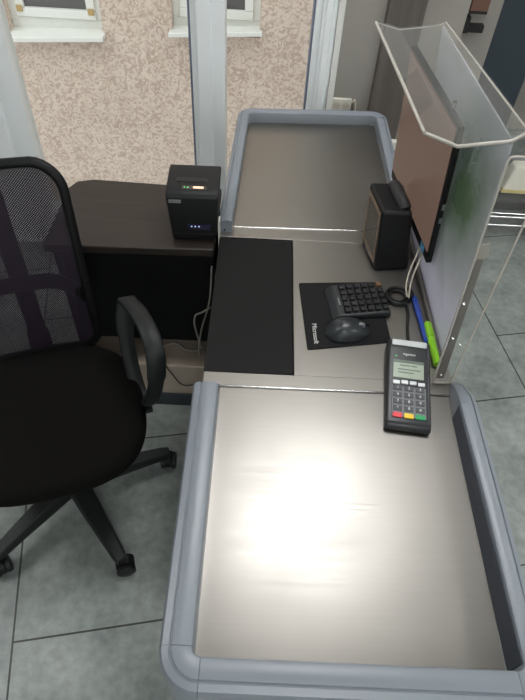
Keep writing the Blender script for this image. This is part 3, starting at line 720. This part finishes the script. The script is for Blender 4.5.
# base channel the sheet stands in
e = (sb-SB).normalized(); ch = MB(); sd = V((e.y, -e.x, 0))
for o0, o1, zt in ((-.012, -.004, .014), (.006, .014, .014), (-.012, .014, .004)):
    ch.hexa([SB+sd*o0+V((0, 0, -.006)), SB+sd*o1+V((0, 0, -.006)), sb+sd*o1+V((0, 0, -.006)), sb+sd*o0+V((0, 0, -.006)),
             SB+sd*o0+V((0, 0, zt-.006)), SB+sd*o1+V((0, 0, zt-.006)), sb+sd*o1+V((0, 0, zt-.006)), sb+sd*o0+V((0, 0, zt-.006))])
ch.build('base_channel', 'alu', sg, bevel=.001)
# clear side panel across the near end
P0, P1, P2, P3 = V((.380, .761, T+.004)), V((.418, .7625, T+.004)), V((.452, .837, 1.246)), V((.386, .845, 1.240))
def rq(c, r, n=5):
    out = []
    for i in range(4):
        p = c[i]; a = (c[i-1]-p).normalized(); b = (c[(i+1) % 4]-p).normalized()
        for k in range(n):
            t = k/(n-1); out.append((p+a*r)*(1-t)**2+p*2*t*(1-t)+(p+b*r)*t*t)
    return out
sp = rq([P0, P1, P2, P3], .008)
spn = (P1-P0).cross(P3-P0).normalized()
pan = MB().prism(sp, spn*-.004).build('side_panel', 'acrylic', sg, smooth=0)
MB().tube(sp, .0021, 6, closed=True).build('panel_edge', 'acrylic_edge', pan, smooth=50)
def pp(u, v, o=0): return P0.lerp(P1, u).lerp(P3.lerp(P2, u), v)+spn*o
MB().hexa([pp(.06, .03, .0005), pp(.5, .03, .0005), pp(.26, .62, .0005), pp(.06, .62, .0005), pp(.06, .03, .003), pp(.5, .03, .003), pp(.26, .62, .003), pp(.06, .62, .003)]).build('angle_bar', 'alu', sg, bevel=.0006)
for u, v in ((.3, .05), (.2, .25), (.62, .22), (.14, .42)):
    q = pp(u, v, .003); MB().tube([q, q+spn*.003], [.0034, .002], 10).build('screw', 'chrome', sg, smooth=40)
# bracket screws joining canopy and sheet
for q in (Cn.lerp(c_, .3)+V((-.052, 0, -.006)), ):
    MB().tube([q, q+V((0, 0, -.01))], [.004, .004], 10).build('screw', 'chrome', sg, smooth=40)
# chipped acrylic clip between sheet and side panel
k0 = Cn.lerp(SB, .42)
MB().prism([k0, k0+V((.014, -.016, .022)), k0+V((.018, -.020, -.004)), k0+V((.008, -.018, -.02)), k0+V((.0, -.008, -.03))], V((.002, .004, 0))).build('clip', 'acrylic_edge', sg)

# ------------------------------------------------------------------ office chair
TH = R(18)
ch_ = thing('office_chair', (-.522, .824, 0), 'black mesh back office chair on castors at the cashier side', 'office chair', rz=TH)
def L(u, v, z): return V((u, v, z))          # local: +v is towards the back
# star base
hub = MB().lathe((0, 0, 0), [(.0005, .065), (.034, .065), (.038, .08), (.036, .125), (.028, .135), (.0005, .135)], 20).build('hub', 'chair_blk', ch_, local=True, smooth=40)
MB().lathe((0, 0, 0), [(.026, .13), (.026, .27), (.017, .272), (.017, .40), (.0005, .40)], 18).build('gas_lift', 'black_pl', ch_, local=True, smooth=40)
for ad in (23.6, -51.4, -125.1, 95.6, 167.6):
    a = R(ad)-TH; ca, sa = math.cos(a), math.sin(a)
    rings = []
    for rr, hw, z0, z1 in ((.02, .031, .075, .128), (.10, .029, .078, .124), (.20, .0235, .078, .112), (.276, .019, .074, .102), (.296, .015, .073, .097)):
        rings.append([(rr*ca-s*sa, rr*sa+s*ca, z) for s, z in ((-hw, z0), (hw, z0), (hw*1.05, z0+.6*(z1-z0)), (hw*.75, z1), (-hw*.75, z1), (-hw*1.05, z0+.6*(z1-z0)))])
    MB().loft(rings).build('leg', 'chair_arm', ch_, local=True, bevel=.003)
    # twin-wheel castor, trailing sideways
    cxy = V((.288*ca, .288*sa, 0)); b = a+R(70); dv = V((math.cos(b), math.sin(b), 0)); ax = V((-math.sin(b), math.cos(b), 0))
    hd = MB().tube([cxy+V((0, 0, .077)), cxy+V((0, 0, .05))], .007, 8)
    ctr = cxy+dv*.006+V((0, 0, .0277))
    hd.tube([ctr-ax*.008+V((0, 0, .006)), ctr+ax*.008+V((0, 0, .006))], [.027, .027], 16)
    cas = hd.build('caster', 'chair_blk', ch_, local=True, smooth=40)
    for s in (-1, 1):
        MB().tube([ctr+ax*s*.009, ctr+ax*s*.012, ctr+ax*s*.022, ctr+ax*s*.025], [.026, .0275, .027, .021], 18).build('wheel', 'black_pl', cas, local=True, smooth=40)
MB().box((0, .02, .405), (.16, .20, .03)).build('mechanism', 'black_pl', ch_, local=True, bevel=.008)
# seat cushion
rings = []
def seat_ring(k, z, dz=0):
    pts = []
    for i in range(40):
        a = 2*math.pi*i/40; cx, sy = math.cos(a), math.sin(a); n = 3.0
        rr = 1/((abs(cx)**n+abs(sy)**n)**(1/n))
        x, y = .246*rr*cx*k, .218*rr*sy*k-.009
        if y > 0: x *= 1-.10*(y/.25)**2
        pts.append((x, y, z-.018*max(0, -y/.25)**3))
    return pts
for k, z in ((.80, .415), (.95, .420), (1.0, .435), (1.005, .455), (.985, .472), (.93, .484), (.75, .490), (.4, .491), (.05, .490)): rings.append(seat_ring(k, z))
MB().loft(rings).build('seat', 'black_fabric', ch_, local=True, smooth=80, subsurf=1)
# back: rim tube, mesh panel, spine, lumbar bar
BW, Z0, Z1 = .170, .455, 1.000
def bv(u, z): return .192+.055*(z-.5)/.55+.03*((z-.75)/.3)**2-.30*u*u*.0 - .02*(abs(u)/.2)**2
def brim(k=1):
    out = []
    pts = [(x, y) for x, y in rrect(2*BW, Z1-Z0, .058, 8)]
    for x, y in pts:
        z = (Z0+Z1)/2+y
        x2 = x*(1.0-.05*((z-.5)/.55)) * (.93 + .07*min(1, (z-Z0)/.25))
        if y > .2: z += .012*(1-(x/BW)**2)
        out.append((x2*k, z))
    return out
rim = [(x, bv(x, z), z) for x, z in brim()]
# densify
rim2 = []
for i in range(len(rim)):
    p, q = V(rim[i]), V(rim[(i+1) % len(rim)]); n = max(1, int((q-p).length/.04))
    for k in range(n):
        r_ = p.lerp(q, k/n); rim2.append((r_.x, bv(r_.x, r_.z), r_.z))
MB().tube(rim2, .0115, 10, closed=True).build('back_frame', 'chair_blk', ch_, local=True, smooth=60)
bmx = MB(); G = 14
cen = []
vs = [[None]*(G+1) for _ in range(G+1)]
for i in range(G+1):
    for j in range(G+1):
        z = Z0+.008+(Z1-Z0-.010)*j/G
        half = BW*(1.0-.05*((z-.5)/.55))*(.93+.07*min(1, (z-Z0)/.25))
        dzt = min(z-Z0, Z1+.004-z)
        if dzt < .058: half -= .058-math.sqrt(max(0, .058**2-(.058-dzt)**2))
        x = half*(2*i/G-1); vs[i][j] = bmx.bm.verts.new((x, bv(x, z), z))
for i in range(G):
    for j in range(G): bmx.bm.faces.new((vs[i][j], vs[i+1][j], vs[i+1][j+1], vs[i][j+1]))
bmx.build('mesh_panel', 'mesh', ch_, local=True, smooth=80)
MB().tube(smoothpath([(0, .10, .41), (0, .22, .42), (0, .265, .50), (0, .285, .70), (0, .30, .90), (0, .305, 1.0)], 6), [.03]*12+[.024]*19, 10, flat=.5).build('spine', 'chair_blk', ch_, local=True, smooth=60)
MB().tube(smoothpath([(-BW+.02, bv(.17, .66), .66), (-.09, .262, .655), (0, .275, .655), (.09, .262, .655), (BW-.02, bv(.17, .66), .66)], 5), .012, 8, flat=2.2).build('lumbar_bar', 'chair_blk', ch_, local=True, smooth=60)
# loop armrests
for s in (-1, 1):
    path = smoothpath([(.252, .13, .680), (.272, .07, .692), (.288, .0, .69), (.291, -.045, .665), (.285, -.064, .60), (.268, -.056, .51), (.247, -.02, .448), (.237, .03, .460), (.232, .075, .54), (.238, .112, .63), (.252, .13, .680)], 6)[:-1]
    P = [V((x*s, y, z)) for x, y, z in path]; rings = []
    k = len(P)
    for i in range(k):
        t = (P[(i+1) % k]-P[i-1]).normalized(); sd = V((1, 0, 0)); nn = t.cross(sd).normalized(); hw = .0225 if P[i].z > .6 else .019
        th = .009
        rings.append([P[i]+sd*a*hw+nn*b*th for a, b in ((-1, -.5), (-.8, -1), (.8, -1), (1, -.5), (1, .5), (.8, 1), (-.8, 1), (-1, .5))])
    MB().loft(rings, closed=True).build('armrest', 'chair_arm', ch_, local=True, smooth=50)
    MB().box((s*.17, .0, .412), (.19, .06, .012)).build('armrest_bracket', 'black_pl', ch_, local=True, bevel=.003)

# ------------------------------------------------------------------ wall sockets and leads
so = thing('wall_socket', (.258, WY, .71), 'white double wall socket on the grey wall beside the window', 'socket')
MB().b2((.222, WY-.012, .684), (.292, WY, .732)).build('plate', 'outlet', so, bevel=.004)
for x in (.241, .273): 
    o_ = MB().tube([(x, WY-.0115, .708), (x, WY-.0135, .708)], [.0145, .014], 20).build('outlet', 'cream', so, smooth=40)
    MB().tube([(x-.004, WY-.013, .708), (x-.004, WY-.0139, .708)], .0014, 8).tube([(x+.004, WY-.013, .708), (x+.004, WY-.0139, .708)], .0014, 8).build('pin_hole', 'cable_black', o_)
cable('cable', [(.294, WY-.01, .72), (.303, WY-.01, .725), (.308, WY-.008, .66), (.309, WY-.008, .5), (.309, WY-.008, .004)], .004, 'cream', 'cream cable running down the grey wall from the socket')
s2 = thing('power_plug', (.462, WY-.06, .58), 'white power plug on the dark wooden post behind the far tray', 'plug')
MB().box((.462, WY-.047, .592), (.028, .022, .034)).build('plug_body', 'outlet', s2, bevel=.005)
MB().tube(smoothpath([(.462, WY-.06, .58), (.462, WY-.08, .52), (.46, WY-.06, .40), (.46, WY-.045, .2), (.46, WY-.045, .006)], 6), .0035, 8).build('lead', 'cream', s2, smooth=60)

# ------------------------------------------------------------------ alcove at the right: slate cabinet, rack, tub
sc2 = thing('tall_cabinet', (1.0, 2.75, 0), 'tall slate blue cabinet standing behind the wire rack', 'cabinet')
MB().b2((.86, 2.62, .05), (1.125, 3.1, 2.0)).build('body', 'slate', sc2, bevel=.004)
MB().b2((.868, 2.606, .07), (1.117, 2.62, 1.98)).build('door', 'slate', sc2, bevel=.003)
MB().b2((.88, 2.64, 0), (1.105, 3.08, .05)).build('plinth', 'cable_black', sc2)
br = thing('wall_board', (.76, 2.45, 0), 'pale grey board with a brown strip and black bracket left of the slate cabinet', 'board')
MB().b2((.66, 2.42, 0), (.855, 2.46, 1.5)).build('panel', 'wall_grey', br, bevel=.004)
MB().b2((.735, 2.405, .885), (.80, 2.42, .96)).build('strip', 'brown', br)
MB().b2((.735, 2.405, .875), (.80, 2.42, .885)).b2((.730, 2.39, .815), (.80, 2.42, .84)).b2((.722, 2.38, .815), (.74, 2.42, .87)).build('bracket', 'cable_black', br)

rk = thing('wire_rack', (1.25, 2.3, 0), 'low chrome wire rack standing on the tiles beyond the counter', 'rack')
RX0, RX1, RY0, RY1, RZ = .99, 1.75, 2.14, 2.55, .165
for x in (RX0, RX1):
    for y in (RY0, RY1): MB().tube([(x, y, 0), (x, y, .24)], .008, 10).build('post', 'chrome', rk, smooth=60)
for z in (.12, .165):
    for y in (RY0, RY1): MB().tube([(RX0, y, z), (RX1, y, z)], .0045, 8).build('rail', 'chrome', rk, smooth=60)
    for x in (RX0, RX1): MB().tube([(x, RY0, z), (x, RY1, z)], .0045, 8).build('rail', 'chrome', rk, smooth=60)
wz = MB()
for i in range(1, 16): 
    y = RY0+(RY1-RY0)*i/16; wz.tube([(RX0, y, RZ), (RX1, y, RZ)], .002, 6)
wz.build('wire_shelf', 'chrome', rk, smooth=60)
cr = thing('storage_box', (1.32, 2.33, .1705), 'low black lidded box lying on the chrome wire rack', 'box')
MB().b2((1.02, 2.18, .1705), (1.66, 2.5, .212)).build('body', 'black_pl', cr, bevel=.004)
MB().b2((1.015, 2.175, .212), (1.665, 2.505, .224)).build('lid', 'black_rough', cr, bevel=.004)
tu = thing('tub', (1.10, 2.29, .2245), 'white plastic tub with yellow band standing on the black lidded box', 'tub')
MB().box((1.105, 2.28, .2245+.06), (.13, .11, .12), taper=.5).build('body', 'tub', tu, bevel=.010, seg=3)
MB().box((1.105, 2.28, .2245+.012), (.1305, .1105, .016), taper=.94).build('band', 'tub_y', tu, bevel=.003)
# ------------------------------------------------------------------ light
wd = bpy.data.worlds.new('overcast_sky'); SC.world = wd; wd.use_nodes = True
nt = wd.node_tree; bg = nt.nodes['Background']
tc = nt.nodes.new('ShaderNodeTexCoord'); sp_ = nt.nodes.new('ShaderNodeSeparateXYZ'); nt.links.new(tc.outputs['Generated'], sp_.inputs[0])
rp = nt.nodes.new('ShaderNodeValToRGB'); rp.color_ramp.elements[0].position = .45; rp.color_ramp.elements[0].color = (.45, .45, .46, 1)
rp.color_ramp.elements[1].position = .8; rp.color_ramp.elements[1].color = (.95, .98, 1.0, 1)
mr = nt.nodes.new('ShaderNodeMapRange'); mr.inputs['From Min'].default_value = -1; mr.inputs['From Max'].default_value = 1
nt.links.new(sp_.outputs['Z'], mr.inputs['Value']); nt.links.new(mr.outputs[0], rp.inputs[0]); nt.links.new(rp.outputs[0], bg.inputs[0])
bg.inputs[1].default_value = 2.6

# ------------------------------------------------------------------ camera
cam = bpy.data.cameras.new('camera'); co = bpy.data.objects.new('camera', cam); COL.objects.link(co)
pit, yaw, rol = R(50.3409), R(1.2203), R(3.9376)
f = V((math.sin(yaw)*math.cos(pit), math.cos(yaw)*math.cos(pit), -math.sin(pit))); r = V((math.cos(yaw), -math.sin(yaw), 0)); u = r.cross(f)
r2 = r*math.cos(rol)+u*math.sin(rol); u2 = -r*math.sin(rol)+u*math.cos(rol)
mw = Matrix.Identity(4)
for i in range(3): mw[i][0], mw[i][1], mw[i][2] = r2[i], u2[i], -f[i]
mw.translation = V((0, 0, 1.75)); co.matrix_world = mw
cam.sensor_fit = 'VERTICAL'; cam.sensor_height = 36; cam.lens = 594.69/700*36; cam.clip_start = .02
SC.camera = co
SC.view_settings.view_transform = 'Standard'; SC.view_settings.look = 'None'; SC.view_settings.exposure = 0; SC.view_settings.gamma = 1
SC.view_settings.use_curve_mapping = False
